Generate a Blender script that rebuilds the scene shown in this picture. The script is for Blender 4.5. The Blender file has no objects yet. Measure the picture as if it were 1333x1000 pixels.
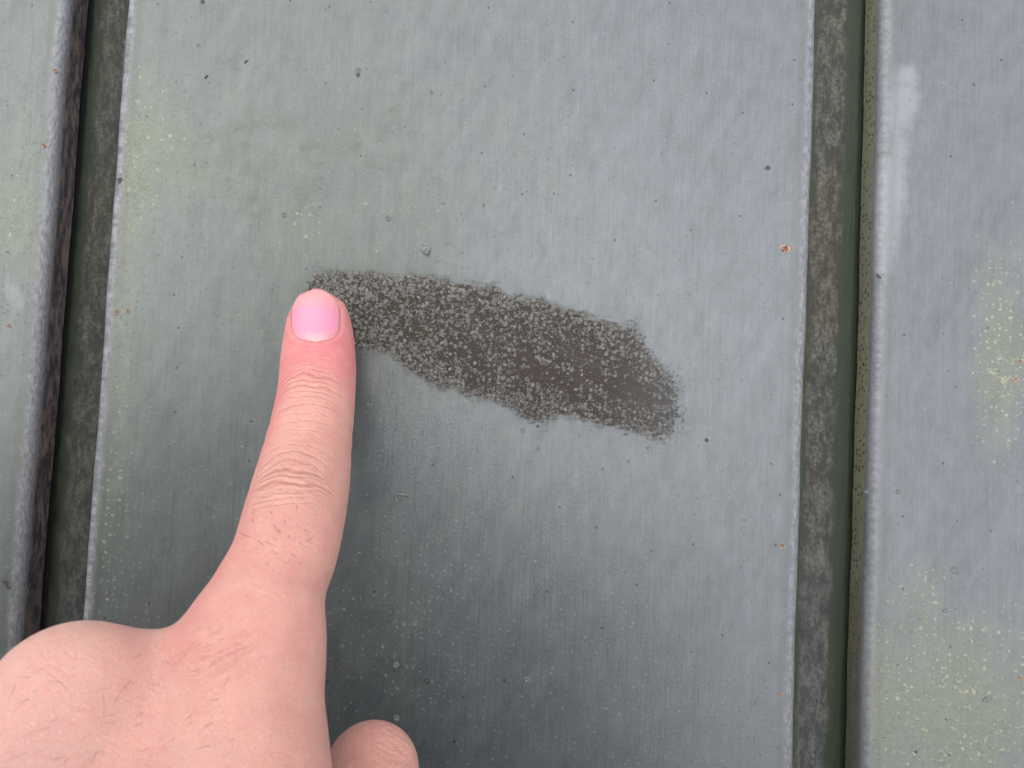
import bpy, bmesh, math, random
import numpy as np
from mathutils import Matrix, Vector

random.seed(4)
rng = np.random.default_rng(4)
S = bpy.context.scene
COL = S.collection

# ------------------------------------------------------------------ frame of the sloping cladding
TILT = math.radians(40)       # the panels lean back: x across, z up the slope, -y out of the face
RT = Matrix.Rotation(-TILT, 4, 'X')
EAVE = -230.0                 # lower edge of the panels, mm
GROUND_Z = -1.168

# ------------------------------------------------------------------ camera
D = 161.0                     # millimetres from the lens to the wall
FPX, CX, CY = 1000.0, 666.5, 500.0
PITCH, ROLL = math.radians(2.74), math.radians(2.83)
fwd = np.array([0, math.cos(PITCH), math.sin(PITCH)])
up0 = np.array([0, -math.sin(PITCH), math.cos(PITCH)])
rt0 = np.array([1.0, 0, 0])
rt = math.cos(ROLL) * rt0 + math.sin(ROLL) * up0
up = -math.sin(ROLL) * rt0 + math.cos(ROLL) * up0
CAM = np.array([0.0, -D, 0.0])

cam = bpy.data.cameras.new('camera')
cam.sensor_width = 36.0
cam.lens = 36.0 * FPX / 1333.0
cam.clip_start, cam.clip_end = 0.004, 500.0
cam.dof.use_dof = True
cam.dof.focus_distance = 0.154
cam.dof.aperture_fstop = 40.0
camo = bpy.data.objects.new('camera', cam)
COL.objects.link(camo)
camo.matrix_world = RT @ Matrix((
    (rt[0], up[0], -fwd[0], CAM[0] * .001),
    (rt[1], up[1], -fwd[1], CAM[1] * .001),
    (rt[2], up[2], -fwd[2], CAM[2] * .001), (0, 0, 0, 1)))
S.camera = camo

# ------------------------------------------------------------------ sky, sun, exposure
SUN_DIR = Vector((-0.19, -0.68, 0.71)).normalized()     # bright overcast, brightest overhead
elev = math.asin(SUN_DIR.z)
azim = math.atan2(SUN_DIR.x, SUN_DIR.y)
W = bpy.data.worlds.new('World'); S.world = W; W.use_nodes = True
wn = W.node_tree
bg = wn.nodes['Background']
sky = wn.nodes.new('ShaderNodeTexSky'); sky.sky_type = 'NISHITA'
sky.sun_disc = False; sky.sun_elevation = elev; sky.sun_rotation = azim
sky.dust_density = 4.0; sky.air_density = 1.0; sky.ozone_density = 1.0
hs = wn.nodes.new('ShaderNodeHueSaturation'); hs.inputs['Saturation'].default_value = 0.32
wn.links.new(sky.outputs[0], hs.inputs['Color']); wn.links.new(hs.outputs[0], bg.inputs['Color'])
bg.inputs['Strength'].default_value = 0.08
sd = bpy.data.lights.new('sun', 'SUN'); sd.energy = 1.5; sd.angle = math.radians(142); sd.color = (1.0, 0.98, 0.95)
sun = bpy.data.objects.new('sun', sd); COL.objects.link(sun)
sun.rotation_euler = SUN_DIR.to_track_quat('Z', 'Y').to_euler()
S.view_settings.view_transform = 'Standard'; S.view_settings.look = 'None'
S.view_settings.gamma = 1; S.view_settings.use_curve_mapping = False
S.view_settings.exposure = 1.72
S.render.engine = 'CYCLES'
S.cycles.use_denoising = True
S.cycles.max_bounces = 4; S.cycles.diffuse_bounces = 3; S.cycles.glossy_bounces = 2
S.cycles.adaptive_threshold = 0.025

# ------------------------------------------------------------------ helpers
def P(px, py, h=0.0):
    """photo pixel -> point (mm) on the plane h mm in front of the wall face"""
    d = (px - CX) / FPX * rt - (py - CY) / FPX * up + fwd
    t = (-h - CAM[1]) / d[1]
    return CAM + t * d

def SC(h):
    return FPX / (D - h)

def link(name, me, mat=None, parent=None):
    o = bpy.data.objects.new(name, me); COL.objects.link(o)
    if mat is not None and not me.materials: me.materials.append(mat)
    if parent is not None: o.parent = parent
    return o

def mesh(name, v, f, smooth=True):
    me = bpy.data.meshes.new(name)
    me.from_pydata([tuple(map(float, p)) for p in v], [], [tuple(map(int, q)) for q in f])
    if smooth: me.polygons.foreach_set('use_smooth', [True] * len(me.polygons))
    me.update(); return me

def set_attr(me, name, arr):
    a = me.attributes.new(name, 'FLOAT', 'POINT')
    a.data.foreach_set('value', np.asarray(arr, dtype=np.float32))

class NT:
    """small node builder"""
    def __init__(s, name):
        s.m = bpy.data.materials.new(name); s.m.use_nodes = True
        s.t = s.m.node_tree; s.b = s.t.nodes['Principled BSDF']
    def put(s, sock, v):
        if isinstance(v, bpy.types.NodeSocket): s.t.links.new(v, sock)
        elif isinstance(v, (tuple, list)) and len(v) == 3 and len(sock.default_value) == 4: sock.default_value = (*v, 1)
        else: sock.default_value = v
    def math(s, op, a, b=0.0, c=None, clamp=False):
        n = s.t.nodes.new('ShaderNodeMath'); n.operation = op; n.use_clamp = clamp
        s.put(n.inputs[0], a); s.put(n.inputs[1], b)
        if c is not None: s.put(n.inputs[2], c)
        return n.outputs[0]
    def add(s, *a):
        r = a[0]
        for x in a[1:]: r = s.math('ADD', r, x)
        return r
    def mul(s, *a):
        r = a[0]
        for x in a[1:]: r = s.math('MULTIPLY', r, x)
        return r
    def inv(s, a): return s.math('SUBTRACT', 1.0, a)
    def ss(s, x, lo, hi, a=0.0, b=1.0):
        n = s.t.nodes.new('ShaderNodeMapRange'); n.interpolation_type = 'SMOOTHSTEP'
        s.put(n.inputs[0], x); s.put(n.inputs[1], lo); s.put(n.inputs[2], hi); s.put(n.inputs[3], a); s.put(n.inputs[4], b)
        return n.outputs[0]
    def gauss(s, x, w):
        q = s.math('DIVIDE', x, w); q = s.mul(q, q, -1.0)
        return s.math('EXPONENT', q)
    def mix(s, f, a, b, mode='MIX'):
        n = s.t.nodes.new('ShaderNodeMix'); n.data_type = 'RGBA'; n.blend_type = mode
        s.put(n.inputs[0], f); s.put(n.inputs[6], a); s.put(n.inputs[7], b)
        return n.outputs[2]
    def attr(s, name):
        n = s.t.nodes.new('ShaderNodeAttribute'); n.attribute_name = name
        return n.outputs['Fac']
    def pos(s):
        n = s.t.nodes.new('ShaderNodeTexCoord'); return n.outputs['Object']
    def vscale(s, v, xyz):
        n = s.t.nodes.new('ShaderNodeVectorMath'); n.operation = 'MULTIPLY'
        s.put(n.inputs[0], v); n.inputs[1].default_value = xyz; return n.outputs[0]
    def vadd(s, v, w):
        n = s.t.nodes.new('ShaderNodeVectorMath'); n.operation = 'ADD'
        s.put(n.inputs[0], v); s.put(n.inputs[1], w); return n.outputs[0]
    def sep(s, v):
        n = s.t.nodes.new('ShaderNodeSeparateXYZ'); s.put(n.inputs[0], v); return n.outputs
    def comb(s, x, y, z=0.0):
        n = s.t.nodes.new('ShaderNodeCombineXYZ'); s.put(n.inputs[0], x); s.put(n.inputs[1], y); s.put(n.inputs[2], z); return n.outputs[0]
    def noise(s, v, scale, detail=3.0, rough=0.55, color=False, dist=0.0):
        n = s.t.nodes.new('ShaderNodeTexNoise'); s.put(n.inputs['Vector'], v)
        n.inputs['Scale'].default_value = scale; n.inputs['Detail'].default_value = detail
        n.inputs['Roughness'].default_value = rough; n.inputs['Distortion'].default_value = dist
        return n.outputs['Color' if color else 'Fac']
    def vor(s, v, scale, feature='F1', rand=1.0, dims='2D'):
        n = s.t.nodes.new('ShaderNodeTexVoronoi'); n.voronoi_dimensions = dims; n.feature = feature
        s.put(n.inputs['Vector'], v); n.inputs['Scale'].default_value = scale; n.inputs['Randomness'].default_value = rand
        return n.outputs['Distance'], n.outputs.get('Color')
    def rgb(s, c):
        n = s.t.nodes.new('ShaderNodeSeparateColor'); s.put(n.inputs[0], c); return n.outputs
    def bump(s, h, dist, strength=1.0, normal=None):
        n = s.t.nodes.new('ShaderNodeBump'); s.put(n.inputs['Height'], h)
        n.inputs['Distance'].default_value = dist; n.inputs['Strength'].default_value = strength
        if normal is not None: s.put(n.inputs['Normal'], normal)
        return n.outputs[0]
    def set(s, **kw):
        for k, v in kw.items(): s.put(s.b.inputs[k.replace('_', ' ')], v)
        return s.m

# ------------------------------------------------------------------ materials of the wall
def wall_paint():
    n = NT('weathered_paint')
    mm = n.vscale(n.pos(), (1000, 1000, 1000))
    x, y, z = n.sep(mm)[0:3]
    xz = n.comb(n.add(x, n.mul(y, 2.3)), z)
    smear, chalk, stain, lich, edge, worn = (n.attr(k) for k in ('smear', 'chalk', 'stain', 'lichen', 'edge', 'worn'))
    big = n.noise(xz, 0.028, 4, 0.6)
    mid = n.noise(xz, 0.11, 5, 0.62)
    fine = n.noise(xz, 1.6, 4, 0.65)
    brush = n.noise(n.vscale(xz, (2.2, 0.07, 1)), 1.0, 4, 0.65)
    brush2 = n.noise(n.vscale(xz, (0.5, 0.03, 1)), 1.0, 3, 0.6)
    rot = n.t.nodes.new('ShaderNodeVectorRotate'); rot.rotation_type = 'Z_AXIS'; rot.inputs['Angle'].default_value = math.radians(28)
    n.put(rot.inputs['Vector'], xz)
    wipe = n.noise(n.vscale(rot.outputs[0], (0.32, 0.02, 1)), 1.0, 4, 0.65)
    # chalky blue grey against algae green grey
    g = n.ss(n.add(n.mul(big, .8), n.mul(mid, 0.5), n.mul(lich, 0.30), n.mul(x, -0.0042), .08), 0.62, 1.12)
    col = n.mix(g, (0.184, 0.205, 0.225), (0.187, 0.213, 0.203))
    hair_ = n.mul(n.ss(n.noise(n.vscale(xz, (3.2, 0.018, 1)), 1.0, 2, .5), .62, .74), n.ss(n.noise(xz, .06, 2, .5), .4, .6), -0.22)
    tone = n.add(hair_, n.mul(n.math('SUBTRACT', n.noise(n.vscale(xz, (1, .6, 1)), .34, 4, .65), .5), .42), n.mul(n.math('SUBTRACT', mid, 0.5), 0.36), n.mul(n.math('SUBTRACT', brush, 0.5), 0.42),
                 n.mul(n.math('SUBTRACT', fine, 0.5), 0.32), n.mul(n.math('SUBTRACT', wipe, 0.5), 0.36),
                 n.mul(n.math('SUBTRACT', brush2, 0.5), 0.24), n.mul(n.math('SUBTRACT', n.noise(xz, 5.5, 2, 0.6), 0.5), 0.22), 1.0)
    col = n.mix(1.0, col, n.comb(tone, tone, tone), 'MULTIPLY')
    # faint brown green dirt strokes
    st = n.mul(stain, n.ss(n.noise(xz, 0.35, 5, 0.7), 0.38, 0.62))
    col = n.mix(n.mul(st, 0.6), col, (0.12, 0.138, 0.108))
    # blisters in the coat
    def blister(scale, keep_lo, keep_hi, rmin, rmax, off):
        d, c = n.vor(n.vadd(xz, n.comb(off, off * 1.7)), scale)
        r, gch, bch = n.rgb(c)[0:3]
        clus = n.noise(n.vadd(xz, n.comb(off, 3.0)), 0.075, 3, 0.7)
        dens = n.add(n.mul(n.math('SUBTRACT', clus, 0.36), 1.1), n.mul(lich, 0.34))
        on = n.ss(n.math('SUBTRACT', dens, r), keep_lo, keep_hi)
        rad = n.mul(n.math('MULTIPLY_ADD', gch, rmax - rmin, rmin), n.math('MULTIPLY_ADD', n.math('MINIMUM', lich, 1.0), .55, 1.0))
        q = n.math('DIVIDE', d, rad)
        dome = n.mul(n.ss(q, 1.0, 0.25), on)
        pit = n.mul(n.ss(q, 0.34, 0.12), on, n.ss(bch, 0.86, 0.9))
        return dome, pit
    wob = n.noise(mm, 2.6, 3, 0.6, True)
    wv = n.t.nodes.new('ShaderNodeVectorMath'); wv.operation = 'MULTIPLY_ADD'
    n.put(wv.inputs[0], wob); wv.inputs[1].default_value = (1.3, 1.0, 0); n.put(wv.inputs[2], xz)
    xz_plain, xz = xz, wv.outputs[0]
    d1, p1 = blister(0.40, -0.02, 0.06, 0.06, 0.16, 0.0)
    d2, p2 = blister(0.75, 0.0, 0.06, 0.10, 0.22, 41.0)
    xz = xz_plain
    rag = n.ss(n.add(n.noise(xz, .62, 5, .8), n.mul(lich, .10), n.mul(n.noise(xz, .10, 3, .6), .25)), .80, .86)
    flake = n.mul(n.math('MAXIMUM', n.math('MAXIMUM', d1, d2), n.mul(rag, .9)), n.ss(edge, 0.4, 2.0))
    notsm = n.ss(smear, -0.6, 0.8)
    pits = n.mul(n.math('MAXIMUM', p1, p2), notsm)
    lichn = n.ss(n.add(n.noise(xz, 0.09, 5, 0.75), n.mul(lich, 0.42)), 0.66, 0.9)
    col = n.mix(n.mul(flake, n.math('MULTIPLY_ADD', lichn, 0.2, 0.6)), col, n.mix(lichn, (0.27, 0.29, 0.28), (0.52, 0.54, 0.37)))
    col = n.mix(n.mul(lichn, lich, 0.30), col, (0.25, 0.275, 0.175))
    col = n.mix(n.mul(pits, 0.6), col, (0.06, 0.034, 0.03))
    # small dark specks
    ds, dc = n.vor(xz, 0.11)
    spk = n.mul(n.ss(ds, 0.035, 0.018), n.ss(n.rgb(dc)[0], 0.35, 0.3))
    col = n.mix(n.mul(spk, 0.8, notsm), col, (0.03, 0.03, 0.03))
    # white chalk streak
    ck = n.mul(n.ss(n.add(chalk, n.mul(n.math('SUBTRACT', n.noise(xz, 0.3, 5, 0.68), 0.5), 5.0)), -1.7, 1.4), n.ss(n.noise(xz, 0.22, 4, 0.65), 0.12, 0.5))
    col = n.mix(n.mul(ck, 0.5), col, (0.37, 0.385, 0.435))
    # worn lilac edges (edge = mm from the edge of the face)
    en = n.add(edge, n.mul(n.math('SUBTRACT', n.noise(n.vscale(xz, (1, 0.5, 1)), 0.5, 5, 0.7), 0.5), 2.6))
    col = n.mix(n.mul(n.ss(en, 3.8, 2.2), n.ss(en, 0.9, 2.4), 0.30), col, (0.125, 0.137, 0.13))
    col = n.mix(n.mul(n.ss(en, 1.7, 0.4), worn), col, n.mix(n.ss(n.noise(n.vscale(xz, (1, .6, 1)), 1.0, 5, 0.78), .40, .60), (0.17, 0.175, 0.20), (0.40, 0.395, 0.45)))
    # side walls of the folds (edge < 0): algae, grime
    side = n.ss(edge, -0.6, -1.9)
    sg = n.mul(n.attr('algae'), n.ss(n.add(z, n.mul(n.noise(mm, .08, 3, .6), 40)), -28, 12, .62, 1.0))
    scol = n.mix(sg, n.mix(n.ss(n.noise(n.vscale(mm, (1, 1, 0.35)), 0.8, 5, 0.7), 0.4, 0.65), (0.06, 0.05, 0.06), (0.27, 0.22, 0.21)),
                 n.mix(n.ss(n.noise(mm, 0.9, 5, 0.7), 0.35, 0.7), (0.26, 0.27, 0.18), (0.42, 0.42, 0.29)))
    dd, dcc = n.vor(n.comb(n.mul(y, 0.9), z), 0.75)
    scol = n.mix(n.mul(n.ss(dd, 0.30, 0.16), n.ss(n.rgb(dcc)[0], 0.5, 0.42), sg), scol, (0.05, 0.03, 0.022))
    col = n.mix(side, col, scol)
    # the rubbed patch: wet dark coat with rings of chalk left standing in its pores
    jag = n.add(n.mul(n.math('SUBTRACT', n.noise(xz, 0.25, 5, 0.7), 0.5), 6.0), n.mul(n.math('SUBTRACT', n.noise(n.vscale(xz, (0.5, 1.5, 1)), 1.0, 4, 0.75), 0.5), 5.0))
    smn = n.add(smear, jag)
    smn = n.add(smn, n.mul(n.math('SUBTRACT', n.noise(xz, 1.5, 2, .6), .42), n.ss(x, 12, 36), 9.0))
    msk = n.ss(smn, 1.0, -1.2)
    halo = n.ss(smn, 5.0, 0.0)
    depth = n.ss(smear, 0.0, -9.0)
    dark = n.mix(n.noise(xz, 0.12, 3, 0.6), (0.040, 0.031, 0.026), (0.066, 0.047, 0.037))
    drag = n.t.nodes.new('ShaderNodeVectorRotate'); drag.rotation_type = 'Z_AXIS'; drag.inputs['Angle'].default_value = math.radians(18); n.put(drag.inputs['Vector'], xz)
    dark = n.mix(n.ss(n.noise(n.vscale(drag.outputs[0], (.05, .45, 1)), 1.0, 4, .6), .5, .75), dark, (0.085, 0.072, 0.064))
    dark = n.mix(n.ss(smear, -1.0, 1.5), dark, (0.06, 0.063, 0.062))
    def rings(scale, off, th, wr):
        v = n.vadd(wv.outputs[0], n.comb(off, off * 0.6))
        d, c = n.vor(v, scale, rand=0.95)
        r, gch, bch = n.rgb(c)[0:3]
        clus = n.add(n.noise(n.vadd(xz, n.comb(off, 9.0)), 0.14, 4, 0.65), n.mul(x, -0.0022), n.mul(z, 0.004))
        prob = n.add(th, n.mul(n.math('SUBTRACT', clus, 0.5), 2.2), n.mul(depth, -0.36), n.mul(n.ss(x, 16, 36), .12))
        on = n.ss(n.math('SUBTRACT', prob, r), 0.0, 0.10)
        rad = n.math('MULTIPLY_ADD', gch, 0.2, 0.2)
        ring = n.gauss(n.math('SUBTRACT', d, rad), wr)
        brk = n.ss(n.noise(xz, 1.5, 3, 0.6), 0.36, 0.56)
        core = n.mul(n.ss(d, 0.2, 0.06), n.ss(bch, 0.45, 0.6))
        film = n.mul(n.ss(d, n.add(rad, 0.05), n.math('SUBTRACT', rad, 0.12)), 0.22)
        return n.mul(n.math('MINIMUM', n.add(n.mul(ring, brk), n.mul(core, 0.8), film), 1.0), on)
    rg = n.math('MAXIMUM', rings(0.95, 5.0, 0.66, 0.066), n.mul(rings(1.75, 63.0, 0.58, 0.09), 0.75))
    speck = n.mul(n.ss(n.noise(xz, 3.1, 2, 0.6), 0.58, 0.68), 0.4)
    keep = n.math('MINIMUM', n.add(rg, speck), 1.0)
    sm_col = n.mix(n.mul(keep, 0.95), dark, n.mix(n.noise(xz, 1.9, 2, 0.5), (0.29, 0.30, 0.28), (0.58, 0.595, 0.55)))
    col = n.mix(n.mul(halo, 0.26, n.ss(n.noise(xz, .22, 4, .65), .35, .6), n.inv(msk)), col, (0.085, 0.094, 0.096))
    col = n.mix(n.mul(msk, n.ss(x, 38, 16, .70, .97)), col, sm_col)
    col = n.mix(1.0, col, (0.495, 0.495, 0.495), 'MULTIPLY')          # overall reflectance of the metal
    # relief
    h = n.add(n.mul(flake, n.math('MULTIPLY_ADD', notsm, 0.24, 0.05)), n.mul(pits, -1.3), n.mul(fine, 0.35), n.mul(brush, 0.22), n.mul(mid, 0.25),
              n.mul(msk, rg, 0.5))
    n.set(Base_Color=col, Roughness=n.math('MULTIPLY_ADD', mid, 0.14, n.add(n.mul(msk, 0.12), n.ss(en, 2.0, -0.5, 0, .22), 0.33)), Metallic=n.mul(0.54, n.inv(n.mul(msk, .7)), n.inv(n.mul(ck, .7)), n.inv(n.mul(flake, n.math('MULTIPLY_ADD', lichn, .3, .5))), n.ss(en, -0.8, 2.4)), Specular_IOR_Level=n.math('MULTIPLY_ADD', msk, -0.38, 0.52),
          Normal=n.bump(h, 0.00016, 0.8))
    return n.m

def channel_mat():
    n = NT('channel_grime_shade')
    mm = n.vscale(n.pos(), (1000, 1000, 1000)); s = n.attr('cross')      # cross: 0..1 over the channel
    x, y, z = n.sep(mm)[0:3]
    lay = n.attr('lichen')
    wobble = n.mul(n.math('SUBTRACT', n.noise(n.vscale(mm, (1, 1, .4)), 0.35, 4, 0.7), 0.5), 0.35)
    c = n.add(s, wobble)
    band = n.mul(n.ss(c, 0.18, 0.30), n.ss(c, 0.76, 0.66))
    patch = n.ss(n.noise(n.vscale(mm, (1, 1, .4)), 0.5, 6, 0.78), 0.40, 0.60)
    long_ = n.noise(n.vscale(mm, (0.2, 0.2, 1)), 0.022, 3, 0.6)
    green = n.mix(n.noise(n.vscale(mm, (1.5, 1.5, .12)), 0.8, 4, 0.6), (0.017, 0.025, 0.015), (0.038, 0.050, 0.031))
    grey = n.mix(n.mul(n.ss(long_, .4, .6), lay), (0.030, 0.037, 0.035), (0.044, 0.039, 0.031))
    grey = n.mix(n.ss(n.add(z, n.mul(n.noise(mm, .06, 3, .6), 50)), 24, -14), grey, (0.048, 0.056, 0.062))
    grey = n.mix(n.mul(patch, 0.9), n.mix(0.6, grey, (0.024, 0.022, 0.019)), n.mix(n.ss(n.noise(mm, 1.4, 4, 0.7), .3, .7), grey, (0.115, 0.113, 0.098)))
    green = n.mix(n.ss(c, .2, .02), green, (0.009, 0.011, 0.009))  # near-black strip: shade of the panel edge painted into the floor colour
    col = n.mix(n.mul(band, n.math('MULTIPLY_ADD', lay, 0.9, 0.1)), green, grey)
    d, cc = n.vor(n.comb(x, z), 0.16)
    col = n.mix(n.mul(n.ss(d, 0.07, 0.04), n.ss(n.rgb(cc)[0], 0.55, 0.5)), col, (0.03, 0.03, 0.028))
    n.set(Base_Color=col, Roughness=0.7, Specular_IOR_Level=0.25,
          Normal=n.bump(n.add(n.mul(patch, 0.6), n.noise(mm, 1.6, 4, 0.7)), 0.00018, 0.7))
    return n.m

M_PAINT = wall_paint()
M_CHAN = channel_mat()

def flat_mat(name, a, b, scale=1.2, rough=0.75, dist=0.00015):
    n = NT(name); mm = n.vscale(n.pos(), (1000, 1000, 1000))
    f = n.noise(mm, scale, 5, 0.7)
    n.set(Base_Color=n.mix(n.ss(f, 0.35, 0.65), a, b), Roughness=rough, Specular_IOR_Level=0.3, Normal=n.bump(f, dist))
    return n.m
M_RUST = flat_mat('rust', (0.06, 0.022, 0.013), (0.19, 0.085, 0.05), 1.6)
M_RUSTPALE = flat_mat('rust_bloom', (0.15, 0.105, 0.08), (0.30, 0.235, 0.20), 1.9)
M_CHIP = flat_mat('loose_paint', (0.075, 0.085, 0.083), (0.125, 0.138, 0.132), 1.1)
M_SHAVE = flat_mat('pale_paint_scrap', (0.10, 0.112, 0.107), (0.18, 0.195, 0.185), 1.1)
M_PIT = flat_mat('dark_pit', (0.022, 0.022, 0.022), (0.07, 0.068, 0.062), 1.3)
M_GROUND = flat_mat('grey_paving', (0.20, 0.195, 0.185), (0.30, 0.29, 0.275), 0.04, 0.9, 0.004)

# ------------------------------------------------------------------ ground
g = mesh('ground', [(-150, -150, GROUND_Z), (150, -150, GROUND_Z), (150, 150, GROUND_Z), (-150, 150, GROUND_Z)], [(0, 1, 2, 3)], False)
go = link('ground', g, M_GROUND); go['kind'] = 'structure'

# ------------------------------------------------------------------ the clad wall
wall = bpy.data.objects.new('metal_cladding', None); COL.objects.link(wall)
wall.rotation_euler = (-TILT, 0, 0); wall.location = (RT @ Vector((0, 0, EAVE * .001))); wall.empty_display_size = 0.1
wall['label'] = 'weathered grey green painted metal cladding with broad panels between dark recessed grooves'
wall['category'] = 'cladding'; wall['kind'] = 'thing'
def on_wall(o):
    o.parent = wall; o.location = (0, 0, -EAVE * .001); return o

XM0 = P(126.5, 500)[0]; XM1 = P(1049, 500)[0]          # middle panel
DEPTH = 8.1
XR0 = 75.6; XL1 = -99.4
PW = XM1 - XM0
PANELS = [(XL1 - PW, XL1), (XM0, XM1), (XR0, XR0 + PW)]

def poly_sd(pts, x, z):
    """signed distance in mm to a polygon of photo pixels laid on the wall face, negative inside"""
    q = np.array([P(a, b)[[0, 2]] for a, b in pts])
    d = np.full(x.shape, 1e9); inside = np.zeros(x.shape, bool)
    for i in range(len(q)):
        a, b = q[i], q[(i + 1) % len(q)]
        e = b - a; wx, wz = x - a[0], z - a[1]
        t = np.clip((wx * e[0] + wz * e[1]) / (e @ e), 0, 1)
        d = np.minimum(d, np.hypot(wx - t * e[0], wz - t * e[1]))
        c = ((a[1] > z) != (b[1] > z)) & (x < (b[0] - a[0]) * (z - a[1]) / (b[1] - a[1] + 1e-12) + a[0])
        inside ^= c
    return np.where(inside, -d, d)

def line_d(pts, x, z):
    q = np.array([P(a, b)[[0, 2]] for a, b in pts]); d = np.full(x.shape, 1e9)
    for a, b in zip(q[:-1], q[1:]):
        e = b - a; wx, wz = x - a[0], z - a[1]
        t = np.clip((wx * e[0] + wz * e[1]) / (e @ e), 0, 1)
        d = np.minimum(d, np.hypot(wx - t * e[0], wz - t * e[1]))
    return d

SMEAR = [(396, 385), (404, 362), (420, 354), (440, 352), (480, 354), (560, 361), (640, 374), (720, 396), (780, 412), (828, 424), (840, 440), (852, 462), (880, 486), (890, 512),
         (888, 545), (880, 568), (862, 576), (830, 567), (790, 556), (752, 545), (722, 540), (706, 556), (690, 548), (664, 530), (600, 512), (556, 498), (528, 478),
         (505, 461), (470, 456), (430, 440), (404, 400)]
CHALK = [(1172, 85), (1192, 92), (1196, 130), (1180, 175), (1176, 205), (1178, 260), (1168, 310), (1160, 350), (1140, 355), (1140, 300), (1146, 220), (1160, 190), (1156, 130)]
CHALK2 = [(8, 350), (22, 372), (32, 400), (24, 410), (8, 385)]
STROKES = [[(255, 182), (300, 172), (355, 158), (385, 165)], [(320, 190), (330, 240), (333, 290)], [(255, 180), (258, 225)], [(300, 185), (282, 215), (262, 225)],
           [(398, 195), (470, 178), (462, 192)], [(480, 214), (520, 207), (526, 212), (490, 218)], [(420, 205), (410, 240), (385, 270)], [(525, 110), (495, 180)]]
LICH = [((150, 270), 45, 260, 1.0), ((225, 180), 70, 90, .6), ((30, 260), 60, 170, .9), ((1305, 460), 45, 170, 1.3), ((1250, 930), 120, 140, 1.5), ((1140, 900), 30, 120, .7), ((20, 780), 30, 140, .5),
        ((400, 300), 190, 220, .45), ((560, 170), 260, 260, .3), ((960, 940), 70, 90, .6), ((140, 650), 40, 170, .7), ((520, 850), 90, 120, .5), ((1200, 760), 40, 50, .5)]

def zlevels(fine=True):
    a = np.linspace(-120, 120, 161 if fine else 5)
    lo = np.array([EAVE, -200, -160]); hi = np.array([170, 250, 400, 600, 900])
    return np.concatenate([lo, a, hi])

def make_panel(x0, x1, algae_l, algae_r, fine=True):
    R = 1.7
    xs, ys, ed, al = [], [], [], []
    def add(x, y, e, a): xs.append(x); ys.append(y); ed.append(e); al.append(a)
    for y in (DEPTH - 0.35, 6.2, 4.2, 2.6): add(x0, y, -(y - R) - 0.7, algae_l)
    for k in range(5):
        t = k / 5 * math.pi / 2
        add(x0 + R - R * math.cos(t), R - R * math.sin(t), -0.7 + k * .3, algae_l)
    nx = 96 if fine else 6
    for k in range(nx + 1):
        x = x0 + R + (x1 - x0 - 2 * R) * k / nx
        add(x, 0, min(x - x0 - R, x1 - R - x) + 0.8, algae_l if x < (x0 + x1) / 2 else algae_r)
    for k in range(4, -1, -1):
        t = k / 5 * math.pi / 2
        add(x1 - R + R * math.cos(t), R - R * math.sin(t), -0.7 + k * .3, algae_r)
    for y in (2.6, 4.2, 6.2, DEPTH - 0.35): add(x1, y, -(y - R) - 0.7, algae_r)
    zs = zlevels(fine); nz, n = len(zs), len(xs)
    X = np.tile(np.array(xs), (nz, 1)); Y = np.tile(np.array(ys), (nz, 1)); Z = np.tile(zs[:, None], (1, n))
    ph = x0 * .3
    edge_w = 0.10 * np.sin(Z / 23 + ph) + 0.07 * np.sin(Z / 7.3 + 2 * ph) + 0.04 * np.sin(Z / 2.9)
    E = np.tile(np.array(ed), (nz, 1))
    mid = (X - (x0 + x1) / 2) / ((x1 - x0) / 2)
    X = X + edge_w * np.sign(mid) * np.abs(mid) ** 8
    Y = Y + (0.18 * np.sin(X / 31 + Z / 47 + ph) + 0.10 * np.sin(X / 13 - Z / 19)) * np.clip(1 - np.abs(mid) ** 6, 0, 1)
    v = np.stack([X, Y, Z], -1).reshape(-1, 3) * .001
    idx = np.arange(nz * n).reshape(nz, n)
    f = np.stack([idx[:-1, :-1], idx[:-1, 1:], idx[1:, 1:], idx[1:, :-1]], -1).reshape(-1, 4)
    me = mesh('panel', v, f)
    x, z = X.ravel(), Z.ravel()
    set_attr(me, 'edge', E.ravel()); set_attr(me, 'algae', np.tile(np.array(al), nz))
    set_attr(me, 'smear', np.clip(poly_sd(SMEAR, x, z), -20, 20))
    set_attr(me, 'chalk', -np.minimum(poly_sd(CHALK, x, z), poly_sd(CHALK2, x, z) + 0.8).clip(-20, 20))
    st = np.zeros_like(x)
    for s_ in STROKES: st = np.maximum(st, np.exp(-(line_d(s_, x, z) / 1.5) ** 2))
    set_attr(me, 'stain', st)
    li = np.zeros_like(x)
    for (cx, cy), rx, ry, a in LICH:
        c = P(cx, cy); li += a * np.exp(-((x - c[0]) / (rx / 6.2)) ** 2 - ((z - c[2]) / (ry / 6.2)) ** 2)
    set_attr(me, 'lichen', np.clip(li, 0, 1.4))
    set_attr(me, 'worn', np.where(mid < 0, 0.95 if x0 < 50 else .38, 0.75).ravel())
    me.materials.append(M_PAINT)
    return me

panels = []
for (a, b), (al, ar) in zip(PANELS, ((.6, 0.0), (.4, .4), (1.0, .5))):
    panels.append(on_wall(link('panel', make_panel(a, b, al, ar), None)))
panels[0]['label'] = 'left panel with a dark purple rounded edge beside the groove'
panels[1]['label'] = 'middle panel carrying the dark rubbed patch under the fingertip'
panels[2]['label'] = 'right panel with a white chalky streak near its edge'
# the cladding goes on outside the picture
pitch = XR0 - XM0
far = make_panel(0, PW, .6, .3, False)
for k in (-3, -2, 2, 3):
    o = on_wall(link('panel', far)); o.location.x = (XM0 + k * pitch) * .001

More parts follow.
